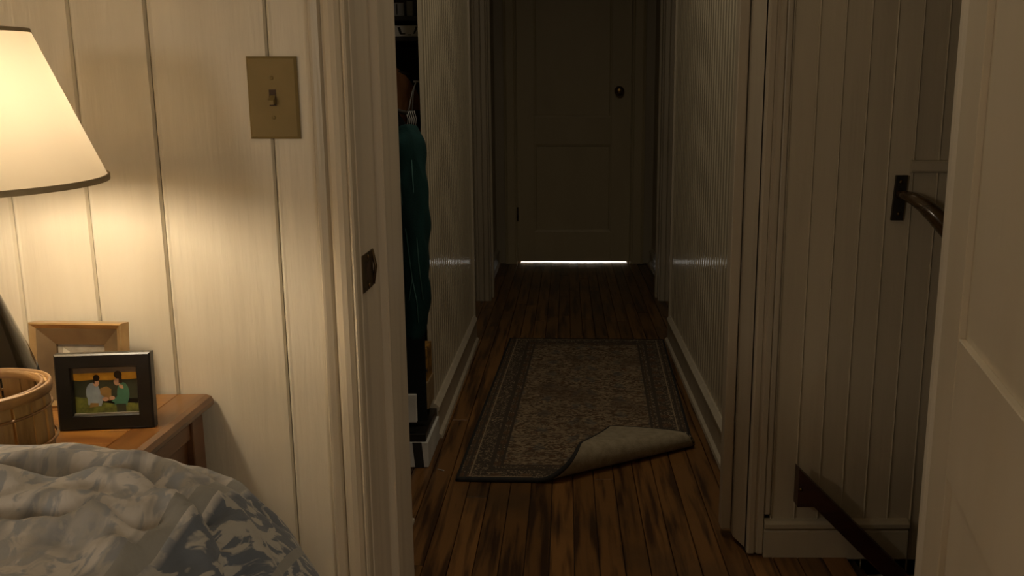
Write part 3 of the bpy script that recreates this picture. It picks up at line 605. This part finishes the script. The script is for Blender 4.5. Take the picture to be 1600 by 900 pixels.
def duvet():
    bm = bmesh.new(); uvl = bm.loops.layers.uv.new('uv')
    NX, NY = 190, 250
    XI, YI, R, Z0, RC = -.342, .690, .185, .718, .14       # inner flat edge and edge radius
    XA, YA = -1.60, -1.15
    U1, V1 = XI + R * PI / 2 + .22, YI + R * PI / 2 + .06
    def prof(t):
        if t <= 0: return 0, 0
        a = t / R
        if a < PI / 2: return R * math.sin(a), R * (1 - math.cos(a))
        return R, R + (t - R * PI / 2)
    cr1 = [(-.75, .66), (-.44, .675), (-.343, .672), (-.275, .640), (-.225, .585), (-.19, .50)]
    cr2 = [(-.60, .56), (-.42, .585), (-.35, .594), (-.30, .60)]
    cr3 = [(-.55, .70), (-.43, .635), (-.335, .592), (-.30, .55), (-.25, .48)]
    cr4 = [(-.60, .79), (-.42, .77), (-.30, .735), (-.24, .72)]
    def fold(u, v):
        q = 0
        def crease(x0, y0, x1, y1, wd, dp):
            dx, dy = x1 - x0, y1 - y0; L2 = dx * dx + dy * dy
            t = max(0, min(1, ((u - x0) * dx + (v - y0) * dy) / L2)); d = math.hypot(u - x0 - t * dx, v - y0 - t * dy)
            return -dp * math.exp(-(d / wd) ** 2) + dp * .55 * math.exp(-((d - wd * 2.1) / (wd * 1.3)) ** 2)
        for a, d in zip(cr1, cr1[1:]): q += crease(*a, *d, .0110, .0115)      # seams and wrinkles of the quilting
        for a, d in zip(cr2, cr2[1:]): q += crease(*a, *d, .0090, .0095)
        for a, d in zip(cr3, cr3[1:]): q -= crease(*a, *d, .0120, .0060)
        for a, d in zip(cr4, cr4[1:]): q += crease(*a, *d, .0120, .0060)
        q += .0022 * math.sin(31 * u + 9 * math.sin(7 * v)) * math.sin(27 * v + 3 * u) + .0010 * math.sin(85 * u - 60 * v + 4 * math.sin(19 * u)) + .0008 * math.sin(135 * v + 50 * u + 5 * math.sin(22 * v))
        q += .003 * math.sin(13 * u + 1.2) * math.sin(15 * v - .5)
        return q
    g = []
    for j in range(NY + 1):
        row = []
        v = YA + (V1 - YA) * (1 - (1 - j / NY) ** 1.5)
        for i in range(NX + 1):
            u = XA + (U1 - XA) * (1 - (1 - i / NX) ** 1.5)
            tu, tv = u - XI, v - YI
            if tu > -RC and tv > -RC:
                tu, tv = tu + RC, tv + RC; h = math.hypot(tu, tv); t = h - RC; e, dz = prof(t)
                g_ = RC + e if t > 0 else h; h = max(h, 1e-6); px, py = XI - RC + g_ * tu / h, YI - RC + g_ * tv / h; tu, tv, t = tu / h * 1., tv / h * 1., max(t, 0)
                a_ = min(t / R, PI / 2); nrm = Vector((tu * math.sin(a_), tv * math.sin(a_), math.cos(a_)))
            elif tu > 0: e, dz = prof(tu); px, py = XI + e, v; a = min(tu / R, PI / 2); nrm = Vector((math.sin(a), 0, math.cos(a)))
            elif tv <= 0: dz = 0; px, py = u, v; nrm = Vector((0, 0, 1))
            else: e, dz = prof(tv); px, py = u, YI + e; a = min(max(tv, 0) / R, PI / 2); nrm = Vector((0, math.sin(a), math.cos(a)))
            p = Vector((px, py, Z0 - dz)) + nrm * fold(u, v)
            row.append((bm.verts.new(p), u, v))
        g.append(row)
    for j in range(NY):
        for i in range(NX):
            q = (g[j][i], g[j][i + 1], g[j + 1][i + 1], g[j + 1][i])
            f = bm.faces.new([k[0] for k in q]); f.smooth = True
            for l, k in zip(f.loops, q): l[uvl].uv = (k[1], k[2])
    m = bpy.data.meshes.new('comforter'); bm.to_mesh(m); bm.free()
    o = bpy.data.objects.new('comforter', m); COL.objects.link(o)
    return o
def duvet_mat():
    m = bpy.data.materials.new('blue_grey_printed_cotton'); m.use_nodes = True; nt = m.node_tree; N = nt.nodes; L = nt.links; b = N['Principled BSDF']
    b.inputs['Roughness'].default_value = .85; b.inputs['Sheen Weight'].default_value = .15; b.inputs['Specular IOR Level'].default_value = .2
    uv = N.new('ShaderNodeUVMap'); uv.uv_map = 'uv'
    def noise(scale, det, dist=0, rot=0):
        mp = N.new('ShaderNodeMapping'); mp.inputs['Scale'].default_value = scale; mp.inputs['Rotation'].default_value = (0, 0, rot)
        L.new(uv.outputs[0], mp.inputs[0]); t = N.new('ShaderNodeTexNoise'); t.inputs['Scale'].default_value = 1; t.inputs['Detail'].default_value = det; t.inputs['Distortion'].default_value = dist
        L.new(mp.outputs[0], t.inputs[0]); return t.outputs['Fac']
    def ramp(s, lo, hi, o0=0., o1=1.):
        r = N.new('ShaderNodeMapRange'); r.inputs[1].default_value = lo; r.inputs[2].default_value = hi; r.inputs[3].default_value = o0; r.inputs[4].default_value = o1; L.new(s, r.inputs[0]); return r.outputs[0]
    def mix(f, a, c):
        x = N.new('ShaderNodeMix'); x.data_type = 'RGBA'
        L.new(f, x.inputs[0])
        for k, v in ((6, a), (7, c)):
            if isinstance(v, tuple): x.inputs[k].default_value = v
            else: L.new(v, x.inputs[k])
        return x.outputs[2]
    def mth(op, a, c):
        x = N.new('ShaderNodeMath'); x.operation = op
        for k, v in ((0, a), (1, c)):
            if isinstance(v, (int, float)): x.inputs[k].default_value = v
            else: L.new(v, x.inputs[k])
        return x.outputs[0]
    pale, slate, blue, taupe = (.68, .64, .61, 1), (.20, .22, .26, 1), (.33, .36, .42, 1), (.50, .46, .40, 1)
    big = ramp(noise((15, 9, 1), 3, 1.2), .48, .56)
    leaf_ = ramp(noise((52, 34, 1), 4, 1.4, .5), .49, .57)
    fine = ramp(noise((70, 60, 1), 2, .8), .48, .55)
    c = mix(mth('MULTIPLY', leaf_, .85), pale, blue)
    c2 = mix(leaf_, slate, taupe)
    c = mix(mth('MULTIPLY', big, .75), c, c2)
    c = mix(mth('MULTIPLY', fine, .30), c, taupe)
    sx = N.new('ShaderNodeSeparateXYZ'); L.new(uv.outputs[0], sx.inputs[0])
    side = ramp(sx.outputs[0], -.278, -.270)                       # border of the print on the hanging side
    c3 = mix(ramp(noise((36, 36, 1), 3, 1.8), .50, .55), (.13, .15, .19, 1), (.42, .405, .38, 1))
    c = mix(side, c, c3)
    for x0, wd, colr in ((-.286, .016, (.33, .325, .31, 1)), (-.20, .008, (.27, .27, .26, 1))):
        band = mth('LESS_THAN', mth('ABSOLUTE', mth('SUBTRACT', sx.outputs[0], x0), 0), wd / 2)
        c = mix(band, c, colr)
    L.new(c, b.inputs['Base Color'])
    bp = N.new('ShaderNodeBump'); bp.inputs['Strength'].default_value = .35; bp.inputs['Distance'].default_value = .01
    L.new(noise((30, 30, 1), 5, .5), bp.inputs['Height']); L.new(bp.outputs[0], b.inputs['Normal'])
    return m
dv = duvet(); dv.data.materials.append(duvet_mat())
tag(dv, 'puffy pale blue and slate printed comforter spread over the bed', 'comforter')
md = dv.modifiers.new('thick', 'SOLIDIFY'); md.thickness = .02; md.offset = -1

# ---------------------------------------------------------------- hall rug with the turned-up corner
def rug():
    W, L, T = .675, 1.53, .010
    root = empty('rug', (-.302, 2.30, .0006), 'faded oriental runner rug with its near right corner folded over', 'rug', rz=-math.radians(2))
    A, B = Vector((.300, 0)), Vector((.675, .268)); D = (B - A).normalized(); Nn = Vector((D.y, -D.x)); LL = (B - A).length
    def f(u, v):
        p = Vector((u, v)); t = (p - A).dot(D) / LL; s = (p - A).dot(Nn)
        r = .036 + (.014 - .036) * max(0, min(1.15, t))
        s0 = -PI * r / 2 * .9
        wob = .0015 * math.sin(7 * v + 3 * u) + .0008 * math.sin(23 * u)
        if s <= s0:
            # slight lift just ahead of the roll
            return Vector((u, v, T)), Vector((0, 0, 1))
        q = s - s0; th = q / r
        if th < PI: ss, zz, n2, nz = r * math.sin(th), r * (1 - math.cos(th)), -math.sin(th), math.cos(th)
        else:
            k = q - PI * r; ss = -k; zz = 2 * r - (2 * r - .016) * min(1, k / .20) ** 1.1; n2, nz = 0.0, -1.0
        base_ = p - Nn * (s - s0) + Nn * ss
        nn = Vector((Nn.x * n2, Nn.y * n2, nz))
        return Vector((base_.x, base_.y, T + zz)), nn
    NU, NV = 84, 190
    def surf(name, off, mat_, flip):
        bm = bmesh.new(); uvl = bm.loops.layers.uv.new('uv'); g = []
        for j in range(NV + 1):
            row = []
            v = L * (j / NV) ** 1.35
            for i in range(NU + 1):
                u = W * i / NU; p, n = f(u, v); row.append((bm.verts.new(p + n * off), u, v))
            g.append(row)
        for j in range(NV):
            for i in range(NU):
                q = (g[j][i], g[j][i + 1], g[j + 1][i + 1], g[j + 1][i])
                if flip: q = q[::-1]
                fc = bm.faces.new([k[0] for k in q]); fc.smooth = True
                for l, k in zip(fc.loops, q): l[uvl].uv = (k[1], k[2])
        m = bpy.data.meshes.new(name); bm.to_mesh(m); bm.free(); m.materials.append(mat_)
        o = bpy.data.objects.new(name, m); COL.objects.link(o); o.parent = root; return o
    # pile print
    m = bpy.data.materials.new('oriental_rug_pile'); m.use_nodes = True; nt = m.node_tree; N = nt.nodes; L_ = nt.links; b = N['Principled BSDF']
    b.inputs['Roughness'].default_value = .95; b.inputs['Specular IOR Level'].default_value = .1
    uv = N.new('ShaderNodeUVMap'); uv.uv_map = 'uv'; sx = N.new('ShaderNodeSeparateXYZ'); L_.new(uv.outputs[0], sx.inputs[0])
    def mth(op, a, c=0.):
        x = N.new('ShaderNodeMath'); x.operation = op
        for k, v in ((0, a), (1, c)):
            if isinstance(v, (int, float)): x.inputs[k].default_value = v
            else: L_.new(v, x.inputs[k])
        return x.outputs[0]
    def noise(sc, det, dist=0.):
        mp = N.new('ShaderNodeMapping'); mp.inputs['Scale'].default_value = sc; L_.new(uv.outputs[0], mp.inputs[0])
        t = N.new('ShaderNodeTexNoise'); t.inputs['Scale'].default_value = 1; t.inputs['Detail'].default_value = det; t.inputs['Distortion'].default_value = dist; L_.new(mp.outputs[0], t.inputs[0]); return t.outputs['Fac']
    def ramp(s, lo, hi):
        r = N.new('ShaderNodeMapRange'); r.inputs[1].default_value = lo; r.inputs[2].default_value = hi; L_.new(s, r.inputs[0]); return r.outputs[0]
    def mix(fa, a, c):
        x = N.new('ShaderNodeMix'); x.data_type = 'RGBA'; L_.new(fa, x.inputs[0])
        for k, v in ((6, a), (7, c)):
            if isinstance(v, tuple): x.inputs[k].default_value = v
            else: L_.new(v, x.inputs[k])
        return x.outputs[2]
    # distance from the edge of the rug
    eu = mth('MINIMUM', sx.outputs[0], mth('SUBTRACT', W, sx.outputs[0])); ev = mth('MINIMUM', sx.outputs[1], mth('SUBTRACT', L, sx.outputs[1]))
    ed = mth('MINIMUM', eu, mth('ADD', ev, .02))
    tan_, brown, dark, slate, rust = (.29, .225, .15, 1), (.095, .064, .042, 1), (.070, .055, .044, 1), (.095, .095, .09, 1), (.125, .07, .042, 1)
    field = mix(ramp(noise((26, 52, 1), 4, 2.4), .49, .55), tan_, brown)
    field = mix(ramp(noise((26, 30, 1), 2, 2.8), .58, .63), field, rust)
    # scrolling arabesque: mirrored waves
    mu = mth('ABSOLUTE', mth('SUBTRACT', sx.outputs[0], W / 2))
    wv = mth('ADD', mth('SINE', mth('MULTIPLY', mu, 62.)), mth('SINE', mth('ADD', mth('MULTIPLY', sx.outputs[1], 41.), mth('MULTIPLY', mth('SINE', mth('MULTIPLY', mu, 38.)), 1.8))))
    field = mix(mth('MULTIPLY', ramp(mth('ABSOLUTE', mth('ADD', wv, mth('MULTIPLY', mth('SUBTRACT', noise((30, 45, 1), 3, 1.5), .5), 5.0))), .30, .10), .55), field, dark)
    field = mix(mth('MULTIPLY', ramp(mth('ADD', wv, mth('MULTIPLY', mth('SUBTRACT', noise((40, 50, 1), 3, 1.5), .5), 3.0)), 1.2, 1.6), .6), field, slate)
    field = mix(mth('MULTIPLY', ramp(noise((6, 4, 1), 3, 1.0), .50, .64), .55), field, brown)
    brd = mix(ramp(noise((75, 75, 1), 3, 2.0), .54, .60), dark, tan_)
    bw_ = mth('ADD', mth('SINE', mth('MULTIPLY', mth('ADD', sx.outputs[1], 0), 75.)), mth('SINE', mth('MULTIPLY', sx.outputs[0], 75.)))
    brd = mix(mth('MULTIPLY', ramp(bw_, 1.1, 1.5), .7), brd, rust)
    col = mix(mth('LESS_THAN', ed, .115), field, brd)
    for e0, wd, cc in ((.115, .008, dark), (.104, .004, brown), (.086, .012, dark), (.034, .004, tan_), (.012, .004, brown), (.022, .008, dark)):
        col = mix(mth('LESS_THAN', mth('ABSOLUTE', mth('SUBTRACT', ed, e0)), wd / 2), col, cc)
    L_.new(col, b.inputs['Base Color'])
    bp = N.new('ShaderNodeBump'); bp.inputs['Strength'].default_value = .5; bp.inputs['Distance'].default_value = .003; L_.new(noise((260, 260, 1), 2), bp.inputs['Height']); L_.new(bp.outputs[0], b.inputs['Normal'])
    surf('pile', 0, m, False)
    bk_ = surf('backing', -T, mat('pale_jute_backing', (.36, .31, .225, 1), .9, spec=.2, noise=((55, 55, 55), (.27, .23, .16), 5, .4, .7), bump=((300, 300, 300), .5, .003)), True); bk_['label'] = 'pale woven backing shown where the corner folds over'
    # dark binding round the edge
    per = [(W * i / 60, 0) for i in range(60)] + [(W, L * (i / 120) ** 1.35) for i in range(120)] + [(W * (1 - i / 60), L) for i in range(60)] + [(0, L * (1 - i / 120)) for i in range(120)]
    bm = bmesh.new(); rings = []
    for k, (u, v) in enumerate(per):
        p, n = f(u, v); u2, v2 = per[(k + 1) % len(per)]; u1, v1 = per[k - 1]
        t = (f(u2, v2)[0] - f(u1, v1)[0]).normalized(); sd = t.cross(n).normalized()
        c = p - n * T / 2
        rings.append([bm.verts.new(c + a) for a in (n * (T / 2 + .0012) - sd * .006, n * (T / 2 + .0012) + sd * .002, sd * .0035, -n * (T / 2 + .0004) + sd * .002, -n * (T / 2 + .0004) - sd * .006)])
    for a, d in zip(rings, rings[1:] + rings[:1]):
        for i in range(4): bm.faces.new((a[i], a[i + 1], d[i + 1], d[i])).smooth = True
    mm = bpy.data.meshes.new('binding'); bm.to_mesh(mm); bm.free(); mm.materials.append(mat('dark_navy_binding', (.012, .012, .014, 1), .8, noise=((80, 80, 80), (.02, .018, .016), 3, .4, .7)))
    o = bpy.data.objects.new('binding', mm); COL.objects.link(o); o.parent = root
rug()

# ---------------------------------------------------------------- closet contents
def garment(name, cx, cy, ztop, zbot, w_top, w_bot, d, seed, fold_n, m_, sleeve=None, parent=None):
    """hanging cloth body: rings of a folded ellipse from the shoulders down"""
    rnd = random.Random(seed); ph = rnd.random() * 6; b = bmesh.new(); n = 64; H = ztop - zbot; rings = []
    zs = [0, .012, .03, .06, .1, .16, .24, .34, .46, .58, .7, .82, .92, 1.0]
    for t in zs:
        z = ztop - H * t
        sh = min(1, (t / .14)) ** .5 if t < .14 else 1
        w = (.05 + (w_top - .05) * sh) + (w_bot - w_top) * t
        dd = d * (.35 + .65 * min(1, t / .25)); r_ = []
        for i in range(n):
            a = 2 * PI * i / n
            fo = 1 + (.10 + .16 * t) * min(1, t * 3) * math.sin(fold_n * a + ph + 1.6 * math.sin(3 * t + a)) * (.5 + .5 * math.cos(a * 2 + ph))
            r_.append(b.verts.new((cx + w * math.cos(a) * (1 + (fo - 1) * .25), cy + dd * math.sin(a) * fo, z - .10 * (1 - sh) * 0 + (.0 if t else 0))))
        rings.append(r_)
    for a, c in zip(rings, rings[1:]):
        for i in range(n): b.faces.new((a[i], a[(i + 1) % n], c[(i + 1) % n], c[i]))
    b.faces.new(rings[0]); bmesh.ops.recalc_face_normals(b, faces=b.faces[:])
    k = MB(); k.merge(b, None, True); return k.build(name, m_, parent)
def cloth(name, c, c2): return mat(name, c, .9, spec=.2, noise=((25, 25, 6), c2, 5, .4, .7), bump=((220, 220, 220), .4, .002))
M_teal = cloth('teal_fleece', (.0075, .038, .040, 1), (.004, .022, .024))
M_tealdark = cloth('dark_teal_fleece', (.008, .035, .042, 1), (.005, .022, .028))
M_tealseam = cloth('pale_teal_piping', (.05, .12, .12, 1), (.03, .08, .08))
M_blackcloth = cloth('black_cloth', (.007, .009, .011, 1), (.004, .006, .007))
M_browncloth = cloth('brown_suede', (.30, .14, .062, 1), (.17, .075, .034))
M_greycloth = cloth('grey_cloth', (.30, .31, .32, 1), (.22, .225, .23))
M_white = mat('white_carton', (.66, .66, .65, 1), .6, noise=((12, 12, 12), (.52, .52, .51), 4, .4, .7))
M_card = mat('tan_cardboard', (.27, .19, .10, 1), .8, noise=((12, 12, 30), (.21, .145, .075), 4, .4, .7))
M_amber = mat('amber_printed_card', (.33, .17, .03, 1), .5, noise=((40, 40, 40), (.10, .05, .012), 4, .45, .6))
M_ink = mat('black_ink', (.012, .012, .012, 1), .6, noise=((40, 40, 40), (.02, .02, .02), 3, .4, .7))

# closet rod, shelves
cr = tag(MB().tube([(-.64, 2.04, 1.165), (-.64, 3.24, 1.165)], .012, 14).build('closet_rod', M_iron), 'dark closet rod that the garments hang from', 'rod')
def shelf(z, label):
    e = empty('closet_shelf', (-.7, 3.0, z), label, 'shelf', 'dark shelves at the top of the closet')
    m_ = MB(); m_.box(-1.03, -.437, 2.88, 3.24, z - .014, z, .001); rel(m_.build('board', M_black), e)
    for c0_, c1_ in ((-1.03, -1.01), (-.46, -.437)):
        m_ = MB(); m_.box(c0_, c1_, 2.90, 3.24, z - .026, z - .014); rel(m_.build('cleat', M_black), e)
z1 = P(640, 57, 2.88).z; z2 = P(640, 27, 2.88).z
shelf(z1, 'lower dark closet shelf carrying the white patterned box'); shelf(z2 + .004, 'upper dark closet shelf carrying the small pale boxes')
def marked_box(name, label, x0, x1, y0, y1, z0, z1, m_, marks, mm):
    e = empty(name, ((x0 + x1) / 2, (y0 + y1) / 2, z0), label, 'box')
    k = MB(); k.box(x0, x1, y0, y1, z0, z1, .0015, 1); rel(k.build('body', m_), e)
    if marks:
        k = MB()
        for pts in marks: k.prism([(x1 - (1 - u) * .10, z0 + v * (z1 - z0)) for u, v in pts], y0 - .0008, y0 + .0004, 'y')
        rel(k.build('printed_mark', mm), e)
    return e
sq = lambda u0, v0, u1, v1, sk=0: [(u0, v0), (u1, v0), (u1 + sk, v1), (u0 + sk, v1)]
marked_box('storage_box', 'white box with black brush strokes between the two closet shelves', -.75, -.445, 2.89, 3.15, z1 + .0005, z2 - .024, M_white,
           [sq(.06, .05, .09, .9), sq(.24, .25, .32, .85, -.06), sq(.26, .2, .42, .3), sq(.66, .25, .72, .8, .08), sq(.74, .8, .92, .92), sq(.50, .12, .60, .2), sq(.84, .55, .9, .62)], M_ink)
marked_box('shoe_box', 'pale box with dark lettering strokes on the upper closet shelf', -.72, -.505, 2.89, 3.1, z2 + .0045, z2 + .045, M_greycloth,
           [sq(.2, .1, .26, .9), sq(.35, .7, .55, .9), sq(.35, .15, .4, .7), sq(.62, .1, .68, .9), sq(.76, .1, .8, .9)], M_ink)
tag(MB().box(-.497, -.477, 2.89, 3.05, z2 + .0045, z2 + .05, .002).build('notebook', M_greycloth), 'grey notebook standing beside the pale box on the upper shelf', 'book')

def hanger(root, cx, cy, ztop, half, drop):
    k = MB(); k.tube([(cx - half, cy, ztop - drop), (cx - half * .3, cy, ztop - .02), (cx, cy, ztop), (cx + half * .3, cy, ztop - .02), (cx + half, cy, ztop - drop)], .006, 8)
    k.tube([(cx, cy, ztop), (cx, cy, 1.15), (cx + .012, cy, 1.1745), (cx, cy, 1.1845), (cx - .014, cy, 1.172)], .0025, 6)
    rel(k.build('hanger', M_iron), root)
def hung(name, label, cat, cx, cy, zs, ze, wt, wb, d, seed, fn, m_, extra=None):
    e = empty(name, (cx, cy, ze), label, cat)
    rel(garment('cloth_body', cx, cy, zs, ze, wt, wb, d, seed, fn, m_), e)
    hanger(e, cx, cy, zs + .012, wt * .8, .04)
    return e
# teal jacket nearest the opening: body, sleeve towards the hall, collar
jk = hung('jacket', 'teal fleece jacket hanging at the front of the closet opening', 'jacket', -.60, 2.385, 1.0, .50, .170, .165, .042, 3, 7, M_tealdark)
k = MB(); sp_ = [P(640, 196, 2.37), P(645, 222, 2.36), P(649, 270, 2.355), P(652, 330, 2.35), P(656, 390, 2.35), P(660, 440, 2.355), P(661, 485, 2.36), P(655, 530, 2.365)]
_q = [tuple((sp_[i].lerp(sp_[i + 1], f))[c] for c in range(3)) for i in range(7) for f in (0, .25, .5, .75)] + [tuple(sp_[7])]
_rr = [.024, .040, .042, .041, .038, .035, .032, .022]; _rq = [_rr[i] * (1 - f) + _rr[i + 1] * f for i in range(7) for f in (0, .25, .5, .75)] + [.022]
k.tube([(p[0] - .012, p[1], p[2]) for p in _q], _rq, 26); sv = rel(k.build('sleeve', M_teal), jk)
for v in sv.data.vertices:
    c = v.co; q = .006 * math.sin(46 * c.z + 60 * c.y + 25 * c.x) * math.sin(19 * c.z + 1) + .0035 * math.sin(110 * c.y + 90 * c.x + 9 * c.z)
    c.x += q; c.y += q * .8
svm = sv.modifiers.new('smooth', 'SUBSURF'); svm.levels = 1; svm.render_levels = 1
k = MB(); k.tube([(-.79, 2.40, .93), (-.80, 2.39, .80), (-.795, 2.385, .66), (-.785, 2.39, .56)], [.045, .043, .038, .034], 18); rel(k.build('sleeve', M_teal), jk)
k = MB(); k.tube([(-.60 + .05 * math.cos(a), 2.40 + .03 * math.sin(a), 1.005) for a in [2 * PI * i / 20 for i in range(21)]], .014, 10); rel(k.build('collar', M_teal), jk)
for pts in ([(624, 270), (630, 330), (638, 390), (644, 436), (639, 470)], [(643, 250), (648, 330), (654, 410), (661, 468)], [(644, 436), (651, 470), (654, 505)]):
    k = MB(); k.tube([P(a, b_, 2.314) for a, b_ in pts], .0016, 6); rel(k.build('seam', M_tealseam), jk)
hung('trousers', 'long black trousers hanging below and behind the teal jacket', 'trousers', -.553, 2.470, 1.02, .118, .150, .150, .019, 5, 5, M_blackcloth)
hung('coat', 'brown suede coat hanging above the teal jacket, beside the partition', 'coat', -.600, 2.83, 1.135, .40, .150, .150, .032, 8, 6, M_browncloth)
hung('coat', 'black coat hanging between the brown coat and the teal jacket', 'coat', -.690, 2.61, 1.125, .34, .155, .165, .040, 9, 6, M_blackcloth)
hung('shirt', 'grey shirt edge hanging left in the closet behind the black coat', 'shirt', -.66, 2.525, 1.05, .55, .185, .17, .014, 11, 5, M_greycloth)
# patterned purse hung by its strap on the partition
pu = empty('purse', (-.452, 2.685, .94), 'small black purse with white trim hanging beside the teal jacket', 'purse')
k = MB(); k.box(-.468, -.4375, 2.655, 2.76, .945, 1.0, .006); rel(k.build('bag', M_blackcloth), pu)
k = MB()
for a in range(5): k.tube([(-.466 + .006 * a, 2.653, .95), (-.462 + .006 * a, 2.652, .975), (-.468 + .006 * a, 2.653, .998)], .0014, 6)
k.tube([(-.468, 2.653, .947), (-.452, 2.652, .945), (-.438, 2.653, .947)], .002, 6); rel(k.build('white_trim', M_white), pu)
k = MB(); k.tube([(-.464, 2.68, 1.0), (-.456, 2.70, 1.05), (-.444, 2.71, 1.085), (-.456, 2.72, 1.05), (-.464, 2.74, 1.0)], .002, 6); k.tube([(-.4355, 2.71, 1.083), (-.452, 2.71, 1.083)], .003, 8); rel(k.build('strap', M_white), pu)
# boxes on the closet floor
marked_box('shoe_box', 'white shoe box with black stripes on the floor at the closet opening', -.70, -.3925, 2.395, 2.62, .0015, .076, M_white,
           [sq(.02, .1, .34, .55, .05), sq(.10, .6, .3, .95), sq(.62, .0, .88, 1.0, -.06), sq(.40, .2, .44, .8)], M_ink)
e = marked_box('tray', 'black flat box lying on the white shoe box', -.72, -.399, 2.40, 2.625, .0765, .100, M_black, None, None)
e['category'] = 'box'
marked_box('cardboard_box', 'tan cardboard box stacked on the black flat box by the partition', -.66, -.406, 2.515, 2.622, .133, .215, M_card, None, None)
marked_box('tin', 'amber printed tin on the tan cardboard box beside the jacket', -.62, -.409, 2.53, 2.62, .2155, .315, M_amber, [sq(.0, .30, 1.0, .36)], M_ink)
k = MB(); k.box(-.60, -.4225, 2.402, 2.415, .133, .215, .002); tag(k.build('carton', M_white), 'flat white carton standing at the left edge of the closet opening', 'carton')
th = MB(); th.tube([P(684, 735, 2.38) * 1, P(690, 737, 2.375), P(694, 738, 2.372)], .0014, 6); th = th.build('thread', M_white)
zmin = min(v.co.z for v in th.data.vertices)
for v in th.data.vertices: v.co.z = max(.0006, min(.0030, v.co.z - zmin + .0006))
tag(th, 'white scrap of thread on the floor beside the shoe box', 'thread')
